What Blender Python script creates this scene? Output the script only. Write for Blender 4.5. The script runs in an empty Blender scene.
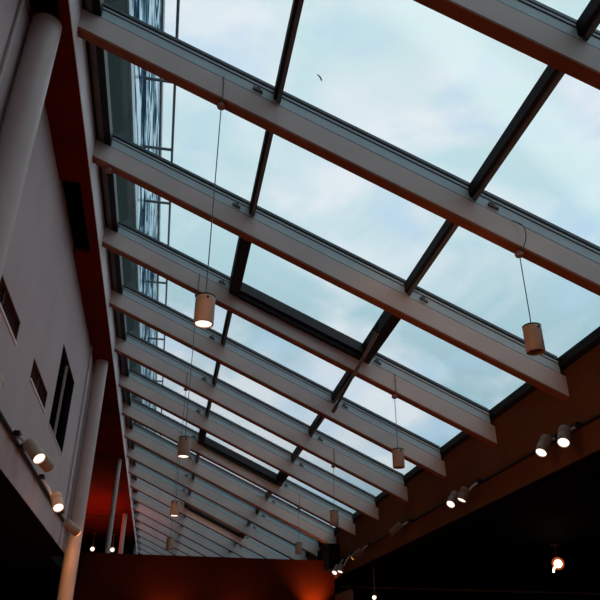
import bpy, bmesh, math, random
from mathutils import Vector, Matrix
random.seed(7)
S = 1.5                      # rafter spacing in metres
EYE = 1.6
sc = bpy.context.scene
COL = sc.collection

def W(X, Y, Z):
    return Vector((X*S, Y*S, Z*S + EYE))

# ------------------------------------------------------------------ measured layout (in rafter spacings, eye at 0)
XL, ZL, Y1, T, XR, H = -0.667, 2.812, 2.552, 0.4587, 2.320, 0.211
X1, X2 = 0.352, 1.343
XW = -0.86                   # face of left wall
ZS = 2.71                    # soffit
RW = 0.056                   # rafter width
NFIRST, NLAST = -8, 20
YEND = 9.7
nrm = Vector((T, 0, 1)).normalized()      # roof normal (units space)
sl = Vector((1, 0, -T)).normalized()      # down the slope
def roofz(X, off=0.0):
    return ZL - T*(X - XL) + off
def RY(k):
    return Y1 + (k - 1)

# ------------------------------------------------------------------ materials
def new_mat(name):
    m = bpy.data.materials.new(name); m.use_nodes = True
    nt = m.node_tree; nt.nodes.clear()
    out = nt.nodes.new('ShaderNodeOutputMaterial')
    return m, nt, out

def surf(name, col, rough=.6, var=.12, scale=6.0, bump=.0, metal=0.0, spec=.4, stretch=None):
    m, nt, out = new_mat(name)
    N = nt.nodes.new; L = nt.links.new
    b = N('ShaderNodeBsdfPrincipled')
    tc = N('ShaderNodeTexCoord')
    mp = N('ShaderNodeMapping')
    if stretch: mp.inputs['Scale'].default_value = stretch
    L(tc.outputs['Object'], mp.inputs['Vector'])
    n = N('ShaderNodeTexNoise'); n.inputs['Scale'].default_value = scale; n.inputs['Detail'].default_value = 6
    L(mp.outputs['Vector'], n.inputs['Vector'])
    r = N('ShaderNodeValToRGB')
    r.color_ramp.elements[0].position = .3; r.color_ramp.elements[1].position = .7
    r.color_ramp.elements[0].color = (*[c*(1-var) for c in col], 1)
    r.color_ramp.elements[1].color = (*[min(1, c*(1+var)) for c in col], 1)
    L(n.outputs['Fac'], r.inputs['Fac'])
    L(r.outputs['Color'], b.inputs['Base Color'])
    b.inputs['Roughness'].default_value = rough
    b.inputs['Metallic'].default_value = metal
    b.inputs['Specular IOR Level'].default_value = spec
    if bump:
        bp = N('ShaderNodeBump'); bp.inputs['Strength'].default_value = bump; bp.inputs['Distance'].default_value = .01
        n2 = N('ShaderNodeTexNoise'); n2.inputs['Scale'].default_value = scale*12
        L(mp.outputs['Vector'], n2.inputs['Vector'])
        L(n2.outputs['Fac'], bp.inputs['Height']); L(bp.outputs['Normal'], b.inputs['Normal'])
    L(b.outputs['BSDF'], out.inputs['Surface'])
    return m

def emit(name, col, strength):
    m, nt, out = new_mat(name)
    e = nt.nodes.new('ShaderNodeEmission')
    e.inputs['Color'].default_value = (*col, 1); e.inputs['Strength'].default_value = strength
    nt.links.new(e.outputs[0], out.inputs['Surface'])
    return m

def glass_mat():
    m, nt, out = new_mat('skylight_glass')
    N = nt.nodes.new; L = nt.links.new
    ge = N('ShaderNodeNewGeometry'); dt = N('ShaderNodeVectorMath'); dt.operation = 'DOT_PRODUCT'
    L(ge.outputs['Incoming'], dt.inputs[0]); L(ge.outputs['Normal'], dt.inputs[1])
    ab = N('ShaderNodeMath'); ab.operation = 'ABSOLUTE'; L(dt.outputs['Value'], ab.inputs[0])
    om = N('ShaderNodeMath'); om.operation = 'SUBTRACT'; om.inputs[0].default_value = 1; L(ab.outputs[0], om.inputs[1])
    pw = N('ShaderNodeMath'); pw.operation = 'POWER'; pw.inputs[1].default_value = 5; L(om.outputs[0], pw.inputs[0])
    fr = N('ShaderNodeMath'); fr.operation = 'MULTIPLY_ADD'; fr.inputs[1].default_value = .955; fr.inputs[2].default_value = .045; L(pw.outputs[0], fr.inputs[0])
    tr = N('ShaderNodeBsdfTransparent'); tr.inputs['Color'].default_value = (.90, .955, .96, 1)
    gl = N('ShaderNodeBsdfGlossy'); gl.inputs['Roughness'].default_value = .02
    mx = N('ShaderNodeMixShader')
    L(fr.outputs[0], mx.inputs[0]); L(tr.outputs[0], mx.inputs[1]); L(gl.outputs[0], mx.inputs[2])
    L(mx.outputs[0], out.inputs['Surface'])
    return m

M = {
 'rafter': surf('painted_rafter', (.52, .46, .445), .55, .08, 3, .1),
 'rafter_bottom': surf('warm_lit_rafter_underside', (.20, .062, .030), .6, .2, 4, .1, spec=.15),  # reddish colour also stands in for warm light bounced up from below
 'bar': surf('blue_grey_aluminium', (.40, .52, .57), .4, .08, 4),
 'black': surf('black_gasket', (.004, .004, .005), .5, .3, 8, spec=.2),
 'window_dark': surf('dark_window_glass', (.002, .002, .002), 1, .3, 8, spec=.0),
 'frame': surf('dark_bronze_frame', (.018, .017, .018), .35, .3, 8),
 'frame_grey': surf('grey_steel_frame', (.09, .10, .11), .4, .2, 8),
 'wall': surf('grey_plaster', (.46, .37, .38), .8, .06, 2, .15),
 'fascia': surf('pale_fascia_paint', (.66, .60, .62), .6, .08, 3),
 'soffit': surf('red_brown_soffit', (.095, .0075, .001), .75, .3, 1.2, .1, spec=.05),
 'spandrel': surf('brown_spandrel', (.115, .042, .014), .75, .2, 1.3, .1, spec=.06),
 'endwall': surf('dark_red_plaster', (.050, .0065, .001), .8, .25, .9, .1, spec=.04),
 'dark': surf('unlit_room_black', (.0035, .003, .003), .9, .3, 2, spec=.05),  # darkness of the unlit rooms put into a near-black colour
 'recess': surf('brown_recess', (.06, .016, .010), .7, .3, 3),
 'column': surf('grey_column_paint', (.44, .36, .35), .45, .08, 4),
 'floor': surf('terracotta_floor', (.34, .155, .09), .5, .2, 1.5, .1),
 'lamp': surf('beige_lamp_metal', (.36, .245, .185), .45, .08, 10),
 'lamp_shaded': surf('shaded_lamp_metal', (.15, .10, .08), .5, .08, 10, spec=.2),  # darker copy of the lamp metal, dimness of the right track in its colour
 'lamp_dark': surf('dark_lamp_reflector', (.10, .03, .02), .4, .2, 10),
 'cable': surf('steel_cable', (.10, .12, .13), .4, .1, 10),
 'knob': surf('reddish_knob', (.24, .13, .10), .4, .1, 10),
 'pier': surf('pale_brown_pier', (.20, .13, .10), .7, .1, 3),
 'glass': glass_mat(),
 'bulb': emit('warm_bulb', (1.0, .78, .62), 1.7),
 'bulb_white': emit('hot_bulb', (1.0, .84, .70), 1.8),
 'bulb_amber': emit('amber_bulb', (1.0, .42, .10), 2.2),
 'bulb_orange': emit('orange_halogen', (1.0, .72, .50), 5.0), 'glow_ring': emit('orange_bloom', (1.0, .16, .03), .45),  # glow ring carries the lamp's orange bloom
 'pole': surf('brushed_pole', (.14, .14, .145), .35, .1, 6, metal=.3),
 'roofing': surf('grey_roofing', (.03, .03, .035), .8, .2, 2),
}

def brick_mat():
    m, nt, out = new_mat('green_grey_brick')
    N = nt.nodes.new; L = nt.links.new
    b = N('ShaderNodeBsdfPrincipled'); b.inputs['Roughness'].default_value = .85; b.inputs['Specular IOR Level'].default_value = .03
    tc = N('ShaderNodeTexCoord'); sp = N('ShaderNodeSeparateXYZ'); cb = N('ShaderNodeCombineXYZ')
    L(tc.outputs['Object'], sp.inputs[0]); L(sp.outputs['Y'], cb.inputs['X']); L(sp.outputs['Z'], cb.inputs['Y'])
    br = N('ShaderNodeTexBrick'); br.inputs['Scale'].default_value = 1.6
    br.inputs['Color1'].default_value = (.016, .030, .027, 1); br.inputs['Color2'].default_value = (.021, .038, .034, 1)
    br.inputs['Mortar'].default_value = (.011, .020, .018, 1); br.inputs['Mortar Size'].default_value = .02
    L(cb.outputs[0], br.inputs['Vector'])
    L(br.outputs['Color'], b.inputs['Base Color']); L(b.outputs[0], out.inputs['Surface'])
    return m
M['brick'] = brick_mat()

def streak_mat():
    """wavy panes: reflections painted into the colour as pale and dark streaks"""
    m, nt, out = new_mat('wavy_facade_glass')
    N = nt.nodes.new; L = nt.links.new
    tc = N('ShaderNodeTexCoord'); mp = N('ShaderNodeMapping')
    mp.inputs['Scale'].default_value = (1, .17, .62)
    L(tc.outputs['Object'], mp.inputs['Vector'])
    n = N('ShaderNodeTexNoise'); n.inputs['Scale'].default_value = 2.3; n.inputs['Detail'].default_value = 4
    n.inputs['Distortion'].default_value = 1.6
    L(mp.outputs['Vector'], n.inputs['Vector'])
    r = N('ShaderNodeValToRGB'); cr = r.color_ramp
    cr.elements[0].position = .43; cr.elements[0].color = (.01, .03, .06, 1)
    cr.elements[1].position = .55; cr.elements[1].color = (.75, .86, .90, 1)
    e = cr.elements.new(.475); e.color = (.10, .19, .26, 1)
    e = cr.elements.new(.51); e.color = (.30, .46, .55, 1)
    L(n.outputs['Fac'], r.inputs['Fac'])
    g = N('ShaderNodeBsdfGlossy'); g.inputs['Roughness'].default_value = .25
    L(r.outputs['Color'], g.inputs['Color'])
    d = N('ShaderNodeBsdfDiffuse'); L(r.outputs['Color'], d.inputs['Color'])
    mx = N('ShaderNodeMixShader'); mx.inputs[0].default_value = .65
    L(d.outputs[0], mx.inputs[1]); L(g.outputs[0], mx.inputs[2]); L(mx.outputs[0], out.inputs['Surface'])
    return m
M['streak'] = streak_mat()

# ------------------------------------------------------------------ object helpers
def link(o, parent=None):
    COL.objects.link(o)
    if parent is not None:
        o.parent = parent
        q = parent
        while q is not None:
            o.location = o.location - q.location
            q = q.parent
    return o

def obj(name, bm, mat, parent=None, origin=None, smooth=False):
    """bm is in world metres; origin re-centres the mesh"""
    bmesh.ops.recalc_face_normals(bm, faces=bm.faces)
    if origin is None:
        vs = [v.co for v in bm.verts]
        lo = Vector([min(v[i] for v in vs) for i in range(3)]); hi = Vector([max(v[i] for v in vs) for i in range(3)])
        origin = (lo + hi)/2
    origin = Vector(origin)
    for v in bm.verts: v.co -= origin
    me = bpy.data.meshes.new(name); bm.to_mesh(me); bm.free()
    for mm in (mat if isinstance(mat, (list, tuple)) else [mat]): me.materials.append(mm)
    if smooth:
        for p in me.polygons: p.use_smooth = True
        me.set_sharp_from_angle(angle=math.radians(40))
    o = bpy.data.objects.new(name, me); o.location = origin
    return link(o, parent)

def empty(name, loc):
    o = bpy.data.objects.new(name, None); o.location = loc; o.empty_display_size = .1
    COL.objects.link(o); return o

def tag(o, label, cat, group=None, kind=None):
    o['label'] = label; o['category'] = cat
    if group: o['group'] = group
    if kind: o['kind'] = kind
    return o

def struct(o):
    o['kind'] = 'structure'; return o

def hexa(bm, pts, mi=0):
    """8 points: 4 of one end then 4 of the other"""
    v = [bm.verts.new(p) for p in pts]
    fs = [(0,1,2,3), (7,6,5,4), (0,4,5,1), (1,5,6,2), (2,6,7,3), (3,7,4,0)]
    for f in fs:
        fc = bm.faces.new([v[i] for i in f]); fc.material_index = mi
    return v

def box(bm, x0, x1, y0, y1, z0, z1, bev=0.0, mi=0):
    """box in unit coordinates"""
    v = hexa(bm, [W(x0,y0,z0), W(x1,y0,z0), W(x1,y1,z0), W(x0,y1,z0), W(x0,y0,z1), W(x1,y0,z1), W(x1,y1,z1), W(x0,y1,z1)], mi)
    if bev:
        es = list({e for q in v for e in q.link_edges})
        bmesh.ops.bevel(bm, geom=es, offset=bev, segments=2, affect='EDGES')

def slope_box(bm, xa, xb, y0, y1, o0, o1, mi=0, plumb=True):
    """box following the roof slope between Xs, offsets o0..o1 above the rafter soffit line (vertical offsets)"""
    return hexa(bm, [W(xa,y0,roofz(xa,o0)), W(xb,y0,roofz(xb,o0)), W(xb,y1,roofz(xb,o0)), W(xa,y1,roofz(xa,o0)),
              W(xa,y0,roofz(xa,o1)), W(xb,y0,roofz(xb,o1)), W(xb,y1,roofz(xb,o1)), W(xa,y1,roofz(xa,o1))], mi)

def frame_of(d):
    d = d.normalized()
    a = Vector((0,0,1)) if abs(d.z) < .95 else Vector((1,0,0))
    u = d.cross(a).normalized(); v = d.cross(u).normalized()
    return u, v

def lathe(bm, p0, p1, prof, n=24, caps=True):
    """prof: list of (t along, radius) in metres; p0->p1 axis in metres"""
    d = (p1 - p0); u, v = frame_of(d); d = d.normalized()
    rings = []
    for t, r in prof:
        rings.append([bm.verts.new(p0 + d*t + (u*math.cos(2*math.pi*i/n) + v*math.sin(2*math.pi*i/n))*max(r, 1e-4)) for i in range(n)])
    for a, b in zip(rings, rings[1:]):
        for i in range(n):
            bm.faces.new([a[i], a[(i+1) % n], b[(i+1) % n], b[i]])
    if caps:
        bm.faces.new(rings[0]); bm.faces.new(rings[-1])
    return rings

def tube(bm, pts, r, n=8):
    pts = [Vector(p) for p in pts]
    rings = []
    for i, p in enumerate(pts):
        d = (pts[min(i+1, len(pts)-1)] - pts[max(i-1, 0)])
        u, v = frame_of(d)
        if rings:
            u = pu - d.normalized()*pu.dot(d.normalized()); u.normalize(); v = d.normalized().cross(u)
        pu = u
        rings.append([bm.verts.new(p + (u*math.cos(2*math.pi*k/n) + v*math.sin(2*math.pi*k/n))*r) for k in range(n)])
    for a, b in zip(rings, rings[1:]):
        for i in range(n): bm.faces.new([a[i], a[(i+1) % n], b[(i+1) % n], b[i]])
    bm.faces.new(rings[0]); bm.faces.new(rings[-1])

def grid_panel(bm, axis, c0, c1, us, vs, holes):
    """slab with rectangular holes. axis 'x': slab between X=c0..c1 spanned by Y(us), Z(vs); axis 'z': between Z=c0..c1 spanned by X(us),Y(vs)"""
    def P(c, u, v):
        return W(c, u, v) if axis == 'x' else W(u, v, c)
    def full(i, j):
        if i < 0 or j < 0 or i >= len(us)-1 or j >= len(vs)-1: return False
        um, vm = (us[i]+us[i+1])/2, (vs[j]+vs[j+1])/2
        return not any(h[0] < um < h[1] and h[2] < vm < h[3] for h in holes)
    for i in range(len(us)-1):
        for j in range(len(vs)-1):
            if not full(i, j): continue
            a, b, c, d = us[i], us[i+1], vs[j], vs[j+1]
            q = lambda cc: [P(cc,a,c), P(cc,b,c), P(cc,b,d), P(cc,a,d)]
            bm.faces.new([bm.verts.new(p) for p in q(c0)])
            bm.faces.new([bm.verts.new(p) for p in q(c1)])
            for (di, dj, e0, e1) in ((-1,0,(a,c),(a,d)), (1,0,(b,c),(b,d)), (0,-1,(a,c),(b,c)), (0,1,(a,d),(b,d))):
                if not full(i+di, j+dj):
                    bm.faces.new([bm.verts.new(p) for p in (P(c0,*e0), P(c0,*e1), P(c1,*e1), P(c1,*e0))])
    bmesh.ops.remove_doubles(bm, verts=bm.verts, dist=1e-4)

B = bmesh.new

# ------------------------------------------------------------------ shell of the hall
bm = B(); box(bm, -4, 8, -8.2, 22, -EYE/S-.1, -EYE/S); struct(obj('floor', bm, M['floor']))

# left wall with two vent openings and one window opening
vents = [(2.80, 3.521, 1.497, 1.622), (4.012, 4.63, 1.497, 1.628)]
win = (4.876, 5.69, 1.487, 2.11)
bm = B()
WB = .901
grid_panel(bm, 'x', XW-.16, XW, [-8.2, vents[0][0], vents[0][1], vents[1][0], vents[1][1], win[0], win[1], 6.917],
           [WB, 1.487, 1.497, 1.622, 1.628, 2.11, ZS+.05], [vents[0], vents[1], win])
wall_left = struct(obj('wall_left', bm, M['wall']))
# gallery ceiling and dark gallery behind
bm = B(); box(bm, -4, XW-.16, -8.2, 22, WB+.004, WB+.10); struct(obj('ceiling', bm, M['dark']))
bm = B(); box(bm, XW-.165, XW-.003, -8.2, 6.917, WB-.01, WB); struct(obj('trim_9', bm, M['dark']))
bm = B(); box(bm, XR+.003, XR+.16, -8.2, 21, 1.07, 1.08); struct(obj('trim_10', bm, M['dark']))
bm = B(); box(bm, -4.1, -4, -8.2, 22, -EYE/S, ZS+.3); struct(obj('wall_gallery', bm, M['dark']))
bm = B(); box(bm, -4, 8, -8.3, -8.2, -EYE/S, 4.2); struct(obj('wall_front', bm, M['wall']))
bm = B(); box(bm, -4, XL-.02, 18.3, 18.4, -EYE/S, ZS+.3); struct(obj('wall_far', bm, M['dark']))
bm = B(); box(bm, XL-.02, 8, 20.9, 21.0, -EYE/S, 3.1); struct(obj('wall_back', bm, M['dark']))

# soffit over the columns, with two dark slots beside the wall
bm = B()
slots = [(-.865, -.715, 1.6, 2.42), (-.87, -.735, 3.70, 4.55)]
grid_panel(bm, 'z', ZS, ZS+.03, [-4, -.87, -.865, -.735, -.715, XL], [-8.2, 1.6, 2.42, 3.70, 4.55, 18.3], slots)
struct(obj('ceiling_soffit', bm, M['soffit']))
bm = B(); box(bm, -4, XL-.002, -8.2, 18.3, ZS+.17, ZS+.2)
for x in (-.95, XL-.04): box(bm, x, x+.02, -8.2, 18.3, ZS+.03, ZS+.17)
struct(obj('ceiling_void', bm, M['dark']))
# seam bead across the far soffit
bm = B(); box(bm, -4, XL, 14.9, 14.98, ZS-.03, ZS); struct(obj('trim_4', bm, M['recess']))
# pale fascia between soffit and glazing
bm = B(); box(bm, XL, XL+.004, -8.2, 20.9, ZS, roofz(XL, .15)); struct(obj('trim_1', bm, M['fascia']))
# eaves frame at the upper edge of the glass
bm = B()
slope_box(bm, XL-.3, XL+.022, -8.2, 20.9, .15, .25)
slope_box(bm, XL+.060, XL+.105, -8.2, 20.9, .15, .235)
struct(obj('trim_2', bm, M['black']))
bm = B(); slope_box(bm, XL+.022, XL+.060, -8.2, 20.9, .152, .24); struct(obj('trim_3', bm, M['frame_grey']))

# right spandrel wall and lower frame of the glass
RB = 1.08
bm = B()
v = hexa(bm, [W(XR,-8.2,RB), W(XR+.16,-8.2,RB), W(XR+.16,21,RB), W(XR,21,RB),
          W(XR,-8.2,roofz(XR,.19)), W(XR+.16,-8.2,roofz(XR+.16,.19)), W(XR+.16,21,roofz(XR+.16,.19)), W(XR,21,roofz(XR,.19))])
struct(obj('wall_right', bm, M['spandrel']))
bm = B(); slope_box(bm, XR-.035, XR+.2, -8.2, 20.9, .19, .245); struct(obj('trim_5', bm, M['black']))

# end wall of the hall under the roof
bm = B(); box(bm, -1.1, XR, YEND, YEND+.12, -EYE/S, 1.303); struct(obj('wall_end', bm, M['endwall']))
bm = B(); box(bm, 2.17, XR, 9.36, YEND+.4, 1.16, roofz(2.245,-.0)); struct(obj('trim_6', bm, M['dark']))

# the dark room on the right
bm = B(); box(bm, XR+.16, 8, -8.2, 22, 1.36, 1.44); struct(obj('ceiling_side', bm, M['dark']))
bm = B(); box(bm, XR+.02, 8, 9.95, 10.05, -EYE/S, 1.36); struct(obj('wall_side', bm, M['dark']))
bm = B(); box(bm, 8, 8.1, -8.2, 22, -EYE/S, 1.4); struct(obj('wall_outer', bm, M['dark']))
bm = B(); box(bm, XR+.12, 8, 9.90, 9.95, .99, 1.012); struct(obj('trim_7', bm, M['pier']))
bm = B(); box(bm, XR, XR+.06, 8.95, YEND, -EYE/S, .875, .01); struct(obj('trim_8', bm, M['pier']))

# louvred vents in the left wall
def vent(i, v, label):
    y0, y1, z0, z1 = v
    root = empty('air_vent', W(XW-.02, (y0+y1)/2, z0))
    tag(root, label, 'vent', 'slot vents in the left wall')
    bm = B(); box(bm, XW-.075, XW-.06, y0, y1, z0, z1); obj('back_plate', bm, M['recess'], root)
    fr = B(); t = .006
    box(fr, XW-.06, XW-.001, y0, y1, z1-t, z1); box(fr, XW-.06, XW-.001, y0, y0+t, z0, z1); box(fr, XW-.06, XW-.001, y1-t, y1, z0, z1)
    obj('frame', fr, M['recess'], root)
    lp = B(); box(lp, XW-.06, XW+.006, y0, y1, z0-.012, z0+.004, .002); obj('sill', lp, M['fascia'], root)
    s = B()
    n = 5
    for k in range(1, n+1):
        z = z0 + (z1-z0)*k/(n+1)
        hexa(s, [W(XW-.05,y0,z+.006), W(XW-.02,y0,z-.004), W(XW-.02,y1,z-.004), W(XW-.05,y1,z+.006),
                 W(XW-.05,y0,z+.010), W(XW-.02,y0,z), W(XW-.02,y1,z), W(XW-.05,y1,z+.010)])
    obj('louvre', s, M['recess'], root)
    m = B(); ym = (y0+y1)/2; box(m, XW-.02, XW-.012, ym-.008, ym+.008, z0, z1); obj('divider', m, M['recess'], root)
vent(0, vents[0], 'brown louvred wall vent cut off by the left edge of the photo')
vent(1, vents[1], 'small brown louvred vent in the grey wall, beside the tall black window')

# tall black window in the left wall
root = struct(empty('window_1', W(XW-.05, (win[0]+win[1])/2, win[2])))
bm = B(); box(bm, XW-.045, XW-.03, win[0], win[1], win[2], win[3]); obj('pane', bm, M['window_dark'], root)
bm = B(); ym = (win[0]+win[1])/2 + .02; box(bm, XW-.03, XW-.012, ym-.007, ym+.007, win[2], win[3], .002); obj('mullion', bm, M['column'], root)
bm = B(); t = .014
box(bm, XW-.05, XW+.004, win[0], win[1], win[2]-.008, win[2]+t*.6); 
obj('window_sill', bm, M['column'], root)
bm = B()
box(bm, XW-.03, XW-.001, win[0], win[1], win[3]-.006, win[3]); box(bm, XW-.03, XW-.001, win[1]-.006, win[1], win[2], win[3]); box(bm, XW-.03, XW-.001, win[0], win[0]+.006, win[2], win[3])
obj('window_frame', bm, M['black'], root)

# ------------------------------------------------------------------ skylight: rafters
ordn = {0:'first rafter, crossing the top right corner of the photo', 1:'widest grey roof rafter, holding the two nearest pendant knobs',
 2:'grey roof rafter just above the opener pole, a spare knob at its left end', 3:'grey roof rafter behind the nearest lit pendant, lower edge of the wide opened pane',
 4:'grey roof rafter that the lower tip of the opener pole crosses', 5:'grey roof rafter with pendant knobs, second below the opener pole tip rafter'}
words = {6:'sixth', 7:'seventh', 8:'eighth', 9:'ninth', 10:'tenth', 11:'eleventh', 12:'twelfth'}
def rafter(k):
    y0 = RY(k)
    root = empty('roof_rafter', W(XL, y0, ZL))
    if k in ordn: lab = ordn[k] if k else 'grey roof rafter with a dark red underside crossing the top right corner'
    elif k in words: lab = 'grey roof rafter, %s down the left fascia counting from the widest one' % words[k]
    elif k > 12: lab = 'thin far grey rafter just above the dark red end wall, past the twelfth'
    else: lab = 'grey roof rafter above the camera, outside the photo'
    tag(root, lab, 'roof rafter', 'rafters under the sloping glass roof')
    bm = B(); slope_box(bm, XL+.001, XR+.05, y0, y0+RW, .012, .146)
    bmesh.ops.bevel(bm, geom=list(bm.edges), offset=.004, segments=2, affect='EDGES')
    obj('beam', bm, M['rafter'], root)
    bm = B(); slope_box(bm, XL+.001, XR-.002, y0-.001, y0+RW+.001, 0, .012); obj('warm_underside', bm, M['rafter_bottom'], root)
    bm = B(); slope_box(bm, XL+.02, XR-.002, y0+.006, y0+RW-.006, .146, .149); obj('shadow_gap', bm, M['black'], root)
    bm = B(); slope_box(bm, XL+.08, XR-.03, y0+.001, y0+RW-.001, .149, .206); gbar = obj('glazing_bar', bm, M['bar'], root)
    bm = B()
    slope_box(bm, XL+.08, XR-.03, y0-.002, y0+RW+.002, .206, .211)
    slope_box(bm, XL+.08, XR-.03, y0-.006, y0+RW+.006, .225, .230)
    obj('gasket', bm, M['black'], gbar)
    bm = B(); slope_box(bm, XL+.08, XR-.03, y0-.003, y0+RW+.003, .211, .225); obj('glazing_bead', bm, M['bar'], gbar)
    bm = B(); slope_box(bm, XL+.08, XR-.03, y0+.002, y0+RW-.002, .245, .262); obj('cap_strip', bm, M['frame_grey'], root)
    if -1 <= k <= 12:
        for xm, sg in ((X1, -1), (X2, 1)):
            bm = B()
            xa = xm + sg*.075
            slope_box(bm, min(xa, xa+sg*.05), max(xa, xa+sg*.05), y0-.012, y0+.001, .168, .182)
            slope_box(bm, min(xa+sg*.012, xa+sg*.03), max(xa+sg*.012, xa+sg*.03), y0-.016, y0+.001, .180, .192)
            obj('bracket', bm, M['frame_grey'], gbar)
    return root
for k in range(NFIRST, NLAST+1): rafter(k)

# ------------------------------------------------------------------ panes with their frames and mullions
XG0, XG1 = XL+.10, XR-.03
n_win = 1
VENTS = (-2, 2, 6, 10)
for k in range(NFIRST, NLAST):
    ya, yb = RY(k)+RW, RY(k+1)
    for j, (xa, xb) in enumerate(((XG0, X1), (X1, X2), (X2, XG1))):
        n_win += 1
        root = struct(empty('window_%d' % n_win, W((xa+xb)/2, ya, roofz((xa+xb)/2, .23))))
        bm = B(); slope_box(bm, xa+.004, xb-.004, ya-.01, yb+.01, .231, .241); obj('pane', bm, M['glass'], root)
        isv = (k in VENTS and j == 1)
        mats = M['frame']
        if isv:
            bm = B()
            e = .085
            hx0, hx1 = xa-.045, xb+.03
            slope_box(bm, hx0, xa+.03, ya, yb, .12, .229)
            slope_box(bm, xb-.03, hx1, ya, yb, .12, .229)
            slope_box(bm, xa+.03, xb-.03, yb-.045, yb, .115, .150)
            slope_box(bm, xa+.03, xb-.03, ya, ya+.05, .13, .229)
            obj('vent_frame', bm, M['black'], root)
            bm = B(); slope_box(bm, xa+.03, xb-.03, yb-.07, yb, .152, .228); obj('sash_rail', bm, M['frame'], root)
        elif j < 2 :
            pass
        if j > 0 and not isv and not (k in VENTS and j == 2):
            bm = B()
            slope_box(bm, xa-.018, xa+.018, ya, yb, .168, .229)
            obj('mullion', bm, M['black'], root)
            bm = B(); slope_box(bm, xa-.002, xa+.014, ya, yb, .156, .168); obj('mullion_cap', bm, M['frame_grey'], root)

# ------------------------------------------------------------------ pendants
def knob(x, k, parent=None, label=None, r=.021):
    y = RY(k)+RW/2
    zb = roofz(x)
    p0 = W(x, y, zb+.006)
    bm = B(); lathe(bm, p0, p0-Vector((0,0,1)), [(0, .018), (.012, .020), (.022, .030), (.036, .034), (.050, .028), (.058, .010)], 20)
    return p0, bm

def pendant(x, k, zb, on, label, group, slack=False):
    y = RY(k)+RW/2
    root = empty('pendant_lamp', W(x, y, zb))
    tag(root, label, 'pendant lamp', group)
    p0, bm = knob(x, k)
    obj('ceiling_knob', bm, M['knob'], root, smooth=True)
    zt = zb + .132
    bm = B(); tube(bm, [p0 - Vector((0,0,.05)), W(x, y, zt)], .0038); obj('cable', bm, M['cable'], root, smooth=True)
    # feed cable up the rafter's face
    bm = B()
    yf = RY(k) - .006
    a = W(x + (.0 if not slack else -.03), yf, roofz(x, .155)); c = W(x+.004, yf, roofz(x, .0)); e = p0 - Vector((0, .012, .028))
    if slack:
        m1 = W(x+.012, yf-.02, roofz(x, .115)); m2 = W(x+.018, yf-.02, roofz(x, .05))
        pts = []
        ctrl = [a, m1, m2, c, e]
        for i in range(len(ctrl)-1):
            q0 = ctrl[max(i-1,0)]; q1 = ctrl[i]; q2 = ctrl[i+1]; q3 = ctrl[min(i+2, len(ctrl)-1)]
            for s in range(5):
                t = s/5
                pts.append(.5*((2*q1) + (q2-q0)*t + (2*q0-5*q1+4*q2-q3)*t*t + (3*q1-q0-3*q2+q3)*t**3))
        pts.append(e)
    else: pts = [a, c, e]
    tube(bm, pts, .004); obj('feed_cable', bm, M['cable'], root, smooth=True)
    R = .0625; hgt = (zt-zb)*S
    top = W(x, y, zt); dn = Vector((0,0,-1))
    bm = B(); lathe(bm, top, top+dn, [(.012, R*.96), (.016, R), (.052, R), (.053, R*.985), (.056, R*.985), (.057, R), (hgt-.002, R), (hgt, R*.99), (hgt, R*.86), (hgt-.03, R*.83), (hgt-.031, .0)], 40, caps=False)
    body = obj('lamp_body', bm, M['lamp'], root, smooth=True)
    bm = B(); lathe(bm, top, top+dn, [(0, .012), (.0, R*.9), (.005, R*1.02), (.011, R*1.02), (.012, R*.5)], 40)
    obj('top_cap', bm, M['black'], body, smooth=True)
    # small fixing screw facing the hall entrance
    bm = B(); s0 = top + dn*.034 + Vector((.012, -R+.002, 0)); lathe(bm, s0, s0+Vector((0,-1,0)), [(0, .008), (.006, .008)], 12); obj('screw', bm, M['black'], body)
    if on:
        bm = B(); lathe(bm, top+dn*(hgt-.010), top+dn*hgt, [(0, R*.80), (.004, R*.80)], 36); obj('bulb', bm, M['bulb_white'], body)
    else:
        bm = B(); lathe(bm, top+dn*(hgt-.026), top+dn*hgt, [(0, R*.80), (.003, R*.80)], 36); obj('lamp_lens', bm, M['lamp_dark'], body)
    if on:
        ld = bpy.data.lights.new('pendant_light', 'SPOT'); ld.energy = 260; ld.color = (1, .58, .32); ld.spot_size = math.radians(95); ld.spot_blend = .5; ld.shadow_soft_size = .05
        lo = bpy.data.objects.new('pendant_light', ld); lo.location = top + dn*(hgt+.01); link(lo, root)
gl, gr = 'pendant lamps in the left row', 'pendant lamps in the right row'
pendant(.078, 1, 1.250, True, 'nearest and largest lit pendant lamp, hung on a long cable', gl)
pendant(.078, 3, 1.235, True, 'lit pendant lamp in the left row, second from the camera', gl)
pendant(.078, 5, 1.225, True, 'small lit pendant lamp, farthest lit one of the left row', gl)
pendant(.078, 7, 1.215, False, 'tiny unlit pendant lamp directly under the farthest lit one, near end wall', gl)
pendant(1.560, 1, 1.258, False, 'large unlit beige pendant lamp with a slack feed cable, at the right', gr, True)
pendant(1.570, 3, 1.246, False, 'unlit pendant lamp second from the camera in the right row', gr)
pendant(1.580, 5, 1.205, False, 'unlit pendant lamp third from the camera in the right row', gr)
pendant(1.612, 7, 1.215, False, 'smallest unlit pendant lamp of the right row, just above end wall', gr)
pendant(.078, -1, 1.25, True, 'lit pendant lamp overhead, outside the photo', gl)
for k, lab in ((2, 'spare round knob without a cable under the second rafter, left end'),):
    p0, bm = knob(-.551, k); tag(obj('round_cable_anchor', bm, M['knob'], smooth=True), lab, 'knob')

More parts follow.
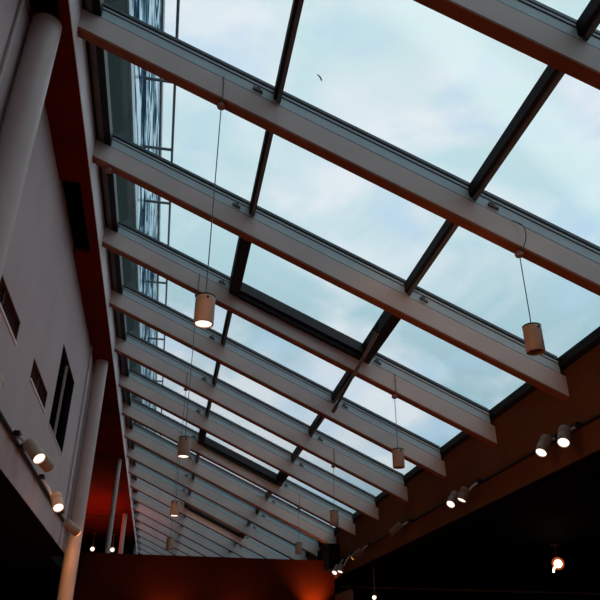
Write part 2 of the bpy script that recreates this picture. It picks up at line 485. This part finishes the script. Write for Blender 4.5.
# ------------------------------------------------------------------ opener pole under the wide pane
a = W(1.262, 3.95, roofz(1.262, .04)); b = W(1.204, 5.0, 1.767)
root = empty('opener_pole', a)
tag(root, 'dark telescopic opener pole slanting below the wide opened pane', 'opener pole')
d = (b-a).normalized()
bm = B(); lathe(bm, a, b, [(0, .020), ((b-a).length*.52, .020), ((b-a).length*.52, .020)], 16); obj('outer_tube', bm, M['pole'], root, smooth=True)
bm = B(); L_ = (b-a).length; lathe(bm, a+d*L_*.5, b, [(0, .015), (L_*.44, .015)], 16); obj('inner_tube', bm, M['frame'], root, smooth=True)
bm = B(); lathe(bm, a+d*L_*.90, b, [(0, .021), (.01, .024), (L_*.09, .024), (L_*.10, .016)], 16); obj('end_socket', bm, M['pole'], root, smooth=True)
bm = B(); tube(bm, [a+Vector((0,0,.10)), a+Vector((0,-.005,.03)), a-d*.03, a+d*.02], .012); 
q = a + Vector((-.045, -.02, .03)); tube(bm, [q, a+Vector((0,-.01,.02))], .010); obj('hinge_bracket', bm, M['black'], root)

# ------------------------------------------------------------------ columns
def column(x, y, r, label, nm='column'):
    root = empty(nm, W(x, y, -EYE/S)); tag(root, label, 'column', 'round columns beside the left wall')
    p0, p1 = W(x, y, -EYE/S), W(x, y, ZS)
    h = (p1-p0).length
    bm = B(); lathe(bm, p0, p1, [(.03, r*S), (h-.002, r*S)], 40); obj('shaft', bm, M['column'], root, smooth=True)
    bm = B(); lathe(bm, p0, p1, [(0, r*S*1.25), (.025, r*S*1.25), (.03, r*S*1.05)], 40); obj('base_ring', bm, M['frame_grey'], root, smooth=True)
column(-.782, 2.47, .070, 'thick grey round column crossing the top left corner')
column(-.780, 6.66, .066, 'grey round column at the end of the left wall, lit orange low down')
column(-.750, 10.38, .036, 'slim grey column beyond the wall end, before the red soffit')
column(-.80, 14.55, .045, 'farthest short dark column, beside the glowing red soffit')

# thin conduit running up beside the columns
for (x, y, lab) in ((XW+.012, 6.30, 'thin dark conduit pipe running up the wall beside the orange-lit column'), (XW+.012, 2.28, 'thin conduit pipe running up the wall beside the thick column')):
    bm = B(); tube(bm, [W(x, y, WB), W(x, y, ZS)], .012, 12); obj('conduit_pipe', bm, M['column'], wall_left, smooth=True)

# ------------------------------------------------------------------ track lights
def track(x, y0, y1, z, label):
    root = empty('light_track', W(x, y0, z)); tag(root, label, 'light track')
    bm = B(); box(bm, x-.011, x+.011, y0, y1, z-.0065, z+.0065, .003); obj('rail', bm, M['black'], root)
    for yy in (y0, y1):
        bm = B(); box(bm, x-.014, x+.014, yy-.02, yy+.02, z-.014, z+.014, .003); obj('end_cap', bm, M['black'], root)
track(XW+.013, 1.0, 6.72, 1.092, 'thin black light track along the foot of the grey left wall')
track(XR-.013, 2.0, 9.30, 1.248, 'thin black light track along the brown right wall')

def spot(m, b, wallx, tz, on, label, group, energy=25, bulb='bulb', col=(1, .50, .24), length=None, size=75):
    m, b = W(*m), W(*b)
    d = (m-b).normalized(); L0 = (m-b).length
    ty = b.y/S
    sgn = 1 if wallx < 0 else -1
    t0 = W(wallx + sgn*.004, ty, tz)
    root = empty('track_spotlight', t0); tag(root, label, 'spotlight', group)
    R = .054
    bm = B(); lathe(bm, b, m, [(0, R*.75), (.012, R*.97), (.02, R), (L0*.45, R), (L0*.45+.003, R*.96), (L0*.45+.008, R*.96), (L0*.45+.011, R), (L0-.002, R), (L0, R*.98), (L0, R*.88), (L0-.02, R*.85), (L0-.021, .0)], 36, caps=False)
    bm.faces.new([v for v in bm.verts][:36])
    body = obj('lamp_body', bm, M['lamp' if wallx < 0 else 'lamp_shaded'], root, smooth=True)
    bm = B(); lathe(bm, m-d*.014, m, [(0, R*.84), (.004, R*.84)] if bulb != 'bulb_amber' else [(0, R*.84), (.016, R*.84), (.034, R*.74), (.046, R*.5), (.052, R*.15)], 36); obj('bulb' if on else 'lens', bm, M[bulb] if on else M['lamp_dark'], body)
    bm = B()
    side = d.cross(Vector((0,0,1))).normalized()
    mid = b + d*L0*.35
    toward = Vector((1 if wallx > 0 else -1, 0, 0))
    j = mid + toward*(R+.004)
    j.x = (t0.x + mid.x + toward.x*R)/2 if abs(t0.x-mid.x) > R+.02 else j.x
    tube(bm, [t0, t0.lerp(mid, .5), mid + toward*(R*.7)], .013, 10)
    obj('yoke', bm, M['column'], root, smooth=True)
    bm = B(); xq = sorted((wallx-sgn*.0045, wallx+sgn*.028)); box(bm, xq[0], xq[1], ty-.035, ty+.035, tz-.014, tz+.014, .004); obj('adapter', bm, M['black'], root)
    if on:
        ld = bpy.data.lights.new('spot_light', 'SPOT'); ld.energy = energy; ld.color = col; ld.spot_size = math.radians(size); ld.spot_blend = .6; ld.shadow_soft_size = .04
        lo = bpy.data.objects.new('spot_light', ld); lo.location = m + d*.012
        lo.rotation_euler = (-d).to_track_quat('Z', 'Y').to_euler(); link(lo, root)
LG, RG = 'spotlights on the left track', 'spotlights on the right track'
xl, xr = XW+.03, XR-.03
spot((-.67,2.507,.870), (-.679,2.596,.950), xl, 1.092, False, 'track spotlight cut off by the left edge of the photo', LG)
spot((-.67,3.721,.949), (-.752,3.795,1.050), xl, 1.092, True, 'lit spotlight with a bright oval mouth, nearest on the left track', LG, 60)
spot((-.69,4.167,1.019), (-.753,4.040,1.069), xl, 1.092, True, 'spotlight turned away towards the column, just behind the nearest lit left one', LG, 14, size=110)
spot((-.67,4.659,.885), (-.712,4.750,.984), xl, 1.092, True, 'lit spotlight halfway along the left track, facing down', LG, 60)
spot((-0.69, 6.006, 0.96), (-0.772, 5.894, 1.011), xl, 1.092, True, 'amber-lit spotlight at the end of the left track by the column', LG, 330, 'bulb_amber', (1, .40, .12), size=120)
spot((-.66,1.29,1.065), (-.745,1.21,1.05), xl, 1.092, True, 'added unseen spotlight on the left track, warming the right wall across the hall', LG, 120, size=40)  # added spot out of view, brightens the near right wall
spot((2.14,3.667,1.133), (2.219,3.708,1.241), xr, 1.248, True, 'left one of the nearest lit pair on the right track', RG, 60, 'bulb_white')
spot((2.14,3.416,1.121), (2.206,3.481,1.226), xr, 1.248, True, 'right one of the nearest lit pair on the right track', RG, 60, 'bulb_white')
spot((2.14,5.086,1.121), (2.220,5.148,1.218), xr, 1.248, True, 'left one of the middle lit pair on the right track', RG, 60, 'bulb_white')
spot((2.13,4.851,1.102), (2.175,4.850,1.190), xr, 1.248, True, 'right one of the middle lit pair on the right track', RG, 60, 'bulb_white')
spot((2.14,6.562,1.147), (2.197,6.450,1.208), xr, 1.248, False, 'unlit spotlight on the right track, between the middle pair and end wall', RG)
spot((2.14,7.986,1.122), (2.191,7.865,1.172), xr, 1.248, True, 'spotlight glowing dull orange, turned towards the end wall', RG, 25, 'bulb_amber')
spot((2.14,8.947,1.060), (2.203,9.013,1.152), xr, 1.248, True, 'left one of the tiny lit pair at the end wall corner', RG, 60, 'bulb_white')
spot((2.13,8.619,1.034), (2.160,8.640,1.117), xr, 1.248, True, 'right one of the tiny lit pair at the end wall corner', RG, 60, 'bulb_white')

# ceiling spots: dark room on the right, and under the far soffit
def ceiling_spot(c, ztop, aim, label, group, r=.05, bulb='bulb_orange', energy=3):
    c = W(*c); root = empty('ceiling_spotlight', Vector((c.x, c.y, ztop*S+EYE))); tag(root, label, 'spotlight', group)
    d = Vector(aim).normalized()
    b0 = c - d*.14
    bm = B(); lathe(bm, b0, c, [(0, r*.7), (.01, r), (.138, r), (.14, r*.97), (.14, r*.86), (.128, r*.84), (.127, 0)], 28, caps=False); bm.faces.new(list(bm.verts)[:28])
    obj('lamp_body', bm, M['lamp'], root, smooth=True)
    bm = B(); lathe(bm, c-d*.008, c, [(0, r*.83), (.006, r*.83)], 28); obj('bulb', bm, M[bulb], root)
    bm = B(); mid = c - d*.1
    tube(bm, [Vector((mid.x, mid.y, ztop*S+EYE)), Vector((mid.x, mid.y, mid.z+r*.8))], .012, 10); obj('stem', bm, M['lamp'], root, smooth=True)
    bm = B(); top = Vector((mid.x, mid.y, ztop*S+EYE)); lathe(bm, top, top-Vector((0,0,1)), [(0, r*.9), (.02, r*.9), (.025, r*.5)], 24); obj('mount_plate', bm, M['lamp'], root, smooth=True)
    if r > .08 and bulb == 'bulb_orange':
        bm = B(); lathe(bm, c-d*.03, c, [(0, r*.95), (.005, r*1.25), (.02, r*1.25), (.024, r*.95)], 28, caps=False); obj('bloom_ring', bm, M['glow_ring'], root, smooth=True)  # orange bloom around the lamp, shaped as a glowing ring
        bm = B(); q0 = c + Vector((-.06, -.03, -.05)); tube(bm, [q0, q0+Vector((-.05, 0, -.03)), q0+Vector((-.075, 0, -.10))], .017, 10); obj('light_tail', bm, M[bulb], root, smooth=True)  # bright tail of light beside the bulb, shaped as a glowing tube
    ld = bpy.data.lights.new('spot_light', 'SPOT'); ld.energy = energy; ld.color = (1, .5, .24); ld.spot_size = math.radians(80); ld.spot_blend = .6; ld.shadow_soft_size = .04
    lo = bpy.data.objects.new('spot_light', ld); lo.location = c + d*.01; lo.rotation_euler = (-d).to_track_quat('Z', 'Y').to_euler(); link(lo, root)
ceiling_spot((4.66, 8.0, 1.13), 1.36, (-.4, -.85, -.35), 'glaring orange spotlight alone in the black room at lower right', 'room spots', .085)
ceiling_spot((2.60, 8.8, .775), 1.36, (-.3, -.8, -.5), 'tiny white spotlight at the very bottom, right of the pale pier', 'room spots', .04)
ceiling_spot((-1.56, 17, 2.36), ZS, (.05, -.9, -.45), 'left one of two tiny lit spots beyond the slim column', 'far spots under the soffit', .085, 'bulb')
ceiling_spot((-1.12, 17, 2.36), ZS, (.05, -.9, -.45), 'right one of two tiny lit spots beyond the slim column', 'far spots under the soffit', .085, 'bulb')

# added unseen uplights behind the end wall, to redden the soffit and warm far rafters
for (x, y, e, lab) in ((-1.9, 13.6, 420, 'added unseen uplight behind the end wall washing the red soffit, left one'), (-1.0, 15.6, 60, 'added unseen uplight behind the end wall beside the farthest column, right one'), (.6, 11.6, 60, 'added unseen uplight behind the end wall under the middle of the glass roof')):
    z = .95
    root = empty('added_uplight', W(x, y, z)); tag(root, lab, 'uplight')
    p = W(x, y, z)
    bm = B(); lathe(bm, p, p+Vector((0,0,1)), [(0, .09), (.02, .09), (.03, .05), (.06, .07), (.16, .08), (.16, .07), (.13, .065), (.13, 0)], 28, caps=False); obj('lamp_body', bm, M['frame'], root, smooth=True)
    bm = B(); lathe(bm, p+Vector((0,0,.132)), p+Vector((0,0,1)), [(0, .06), (.004, .06)], 28); obj('bulb', bm, M['bulb_amber'], root)
    ld = bpy.data.lights.new('spot_light', 'SPOT'); ld.energy = e; ld.color = (1, .16, .05) if x < 0 else (1, .5, .3); ld.spot_size = math.radians(140); ld.spot_blend = 1
    lo = bpy.data.objects.new('spot_light', ld); lo.location = p+Vector((0,0,.15)); lo.rotation_euler = (math.pi, 0, 0); link(lo, root)
bm = B(); box(bm, -4, XR, YEND+.12, 20.9, .85, .95); struct(obj('floor_upper', bm, M['dark']))

# added lamps below view, put in for the warm pools on the end wall
for (x, z, e, lab) in ((.1, .36, 30, 'added unseen washer low on the dark red end wall, middle one'), (2.02, .52, 110, 'added unseen washer low on the end wall by the right corner'), (1.0, .34, 16, 'added unseen washer low on the end wall between the other two')):
    root = empty('added_washer', W(x, YEND, z)); tag(root, lab, 'added wall lamp')
    p = W(x, YEND-.2, z)
    bm = B(); lathe(bm, p, p+Vector((0,0,1)), [(0, .05), (.01, .055), (.10, .055), (.10, .045), (.08, .045), (.08, 0)], 24, caps=False); obj('lamp_body', bm, M['frame'], root, smooth=True)
    bm = B(); lathe(bm, p+Vector((0,0,.082)), p+Vector((0,0,1)), [(0, .04), (.003, .04)], 24); obj('bulb', bm, M['bulb_amber'], root)
    bm = B(); tube(bm, [p+Vector((0,0,.04)), Vector((p.x, YEND*S, p.z+.04))], .012, 10); obj('arm', bm, M['frame'], root)
    ld = bpy.data.lights.new('spot_light', 'SPOT'); ld.energy = e; ld.color = (1, .42, .12); ld.spot_size = math.radians(90 if x > 1.5 else 120); ld.spot_blend = 1
    lo = bpy.data.objects.new('spot_light', ld); lo.location = p+Vector((0,0,.11))
    dd = Vector((0, .35, 1)).normalized(); lo.rotation_euler = (-dd).to_track_quat('Z', 'Y').to_euler(); link(lo, root)

# ------------------------------------------------------------------ building outside, above the left wall
XF = -1.0
root = empty('neighbouring_building', W(XF, 10, 3.0))
tag(root, 'tall neighbouring facade of dark brick and wavy streaked glass outside the left panes', 'building')
bm = B(); box(bm, XF-.3, XF, -6, 40, 2.95, 6.72); obj('brick_wall', bm, M['brick'], root)
bm = B(); box(bm, XF-.3, XF+.03, -6, 40, 6.72, 6.98); obj('ledge', bm, M['bar'], root)
bm = B(); box(bm, XF-.28, XF-.02, -6, 40, 6.98, 11.3); obj('glass_band', bm, M['streak'], root)
bm = B(); box(bm, XF-.3, XF+.02, -6, 40, 11.3, 11.65); obj('roof_edge', bm, M['frame_grey'], root)
RZ = 8.26
bm = B(); tube(bm, [W(-.512, -6, RZ), W(-.512, 40, RZ)], .034, 8)
obj('rail', bm, M['frame_grey'], root)
for i in range(-8, 19):
    y = 8.3 + 1.66*i
    bm = B(); tube(bm, [W(XF, y, RZ), W(-.512, y, RZ)], .04, 6); obj('bracket_arm', bm, M['frame_grey'], root)
# roofing between the facade and the glass
bm = B(); box(bm, XF, XL-.05, -6, 21, 2.93, 2.98); struct(obj('roof_gutter', bm, M['roofing']))

# twig lying on the glass
tw = B(); c = W(.53, 2.357, roofz(.53, .242)); 
tube(tw, [c+Vector((-.022, -.018, .016)), c+Vector((0, 0, .018)), c+Vector((.016, .014, .006))], .005, 6)
tube(tw, [c+Vector((-.005, 0, .02)), c+Vector((.02, .028, .006))], .003, 6)
tag(obj('twig', tw, M['frame_grey']), 'tiny dark twig lying on the second pane from the top', 'twig')

# ------------------------------------------------------------------ sky
w = bpy.data.worlds.new('sky'); sc.world = w; w.use_nodes = True
nt = w.node_tree; nt.nodes.clear(); N = nt.nodes.new; L = nt.links.new
out = N('ShaderNodeOutputWorld'); bg = N('ShaderNodeBackground'); L(bg.outputs[0], out.inputs[0])
tc = N('ShaderNodeTexCoord')
sep = N('ShaderNodeSeparateXYZ'); L(tc.outputs['Generated'], sep.inputs[0])
rz = N('ShaderNodeValToRGB'); e = rz.color_ramp.elements
e[0].position = .0; e[0].color = (.16, .30, .38, 1)
e[1].position = .85; e[1].color = (.70, .80, .81, 1)
q = rz.color_ramp.elements.new(.30); q.color = (.34, .49, .57, 1)
q = rz.color_ramp.elements.new(.55); q.color = (.54, .70, .76, 1)
L(sep.outputs['Z'], rz.inputs['Fac'])
mp = N('ShaderNodeMapping'); mp.inputs['Scale'].default_value = (1, 1, 1.6); L(tc.outputs['Generated'], mp.inputs['Vector'])
n1 = N('ShaderNodeTexNoise'); n1.inputs['Scale'].default_value = 4.6; n1.inputs['Detail'].default_value = 5; n1.inputs['Distortion'].default_value = .4
L(mp.outputs[0], n1.inputs['Vector'])
r1 = N('ShaderNodeValToRGB'); r1.color_ramp.elements[0].position = .44; r1.color_ramp.elements[0].color = (0,0,0,1)
r1.color_ramp.elements[1].position = .62; r1.color_ramp.elements[1].color = (1,1,1,1); L(n1.outputs['Fac'], r1.inputs['Fac'])
m1 = N('ShaderNodeMixRGB'); L(r1.outputs[0], m1.inputs[0]); L(rz.outputs[0], m1.inputs[1]); m1.inputs[2].default_value = (.84, .83, .88, 1)
n2 = N('ShaderNodeTexNoise'); n2.inputs['Scale'].default_value = 5.5; n2.inputs['Detail'].default_value = 6; n2.inputs['Distortion'].default_value = .6
mp2 = N('ShaderNodeMapping'); mp2.inputs['Location'].default_value = (4.3, 1.7, 2.2); mp2.inputs['Scale'].default_value = (1,1,1.8); L(tc.outputs['Generated'], mp2.inputs['Vector']); L(mp2.outputs[0], n2.inputs['Vector'])
r2 = N('ShaderNodeValToRGB'); r2.color_ramp.elements[0].position = .52; r2.color_ramp.elements[0].color = (0,0,0,1)
r2.color_ramp.elements[1].position = .68; r2.color_ramp.elements[1].color = (.7,.7,.7,1); L(n2.outputs['Fac'], r2.inputs['Fac'])
m2 = N('ShaderNodeMixRGB'); L(r2.outputs[0], m2.inputs[0]); L(m1.outputs[0], m2.inputs[1]); m2.inputs[2].default_value = (.50, .66, .84, 1)
# long pale band across the sky
dn_ = N('ShaderNodeVectorMath'); dn_.operation = 'DOT_PRODUCT'; dn_.inputs[1].default_value = (-0.5136, 0.7631, -0.3923); L(tc.outputs['Generated'], dn_.inputs[0])
ad = N('ShaderNodeMath'); ad.operation = 'SUBTRACT'; ad.inputs[1].default_value = 0.0; L(dn_.outputs['Value'], ad.inputs[0])
aa = N('ShaderNodeMath'); aa.operation = 'ABSOLUTE'; L(ad.outputs[0], aa.inputs[0])
mr = N('ShaderNodeMapRange'); mr.inputs['From Min'].default_value = .020; mr.inputs['From Max'].default_value = .045; mr.inputs['To Min'].default_value = .55; mr.inputs['To Max'].default_value = 0; L(aa.outputs[0], mr.inputs['Value'])
m3 = N('ShaderNodeMixRGB'); L(mr.outputs[0], m3.inputs[0]); L(m2.outputs[0], m3.inputs[1]); m3.inputs[2].default_value = (.80, .90, .91, 1)
L(m3.outputs[0], bg.inputs['Color']); bg.inputs['Strength'].default_value = 1.2

# ------------------------------------------------------------------ camera
yaw, pitch, roll, f = 0.1849, 0.4923, 0.0081, 687.84
fw = Vector((math.sin(yaw)*math.cos(pitch), math.cos(yaw)*math.cos(pitch), math.sin(pitch)))
r0 = Vector((math.cos(yaw), -math.sin(yaw), 0)); u0 = r0.cross(fw)
r = r0*math.cos(roll) + u0*math.sin(roll); u = -r0*math.sin(roll) + u0*math.cos(roll)
cd = bpy.data.cameras.new('camera'); cd.sensor_width = 36; cd.lens = f/600*36; cd.clip_start = .05; cd.clip_end = 300
co = bpy.data.objects.new('camera', cd); COL.objects.link(co)
co.matrix_world = Matrix(((r.x, u.x, -fw.x, 0), (r.y, u.y, -fw.y, 0), (r.z, u.z, -fw.z, EYE), (0, 0, 0, 1)))
sc.camera = co
sc.view_settings.view_transform = 'Standard'; sc.view_settings.look = 'None'
sc.view_settings.gamma = 1; sc.view_settings.use_curve_mapping = False
sc.view_settings.exposure = 0.0
sc.cycles.transparent_max_bounces = 24
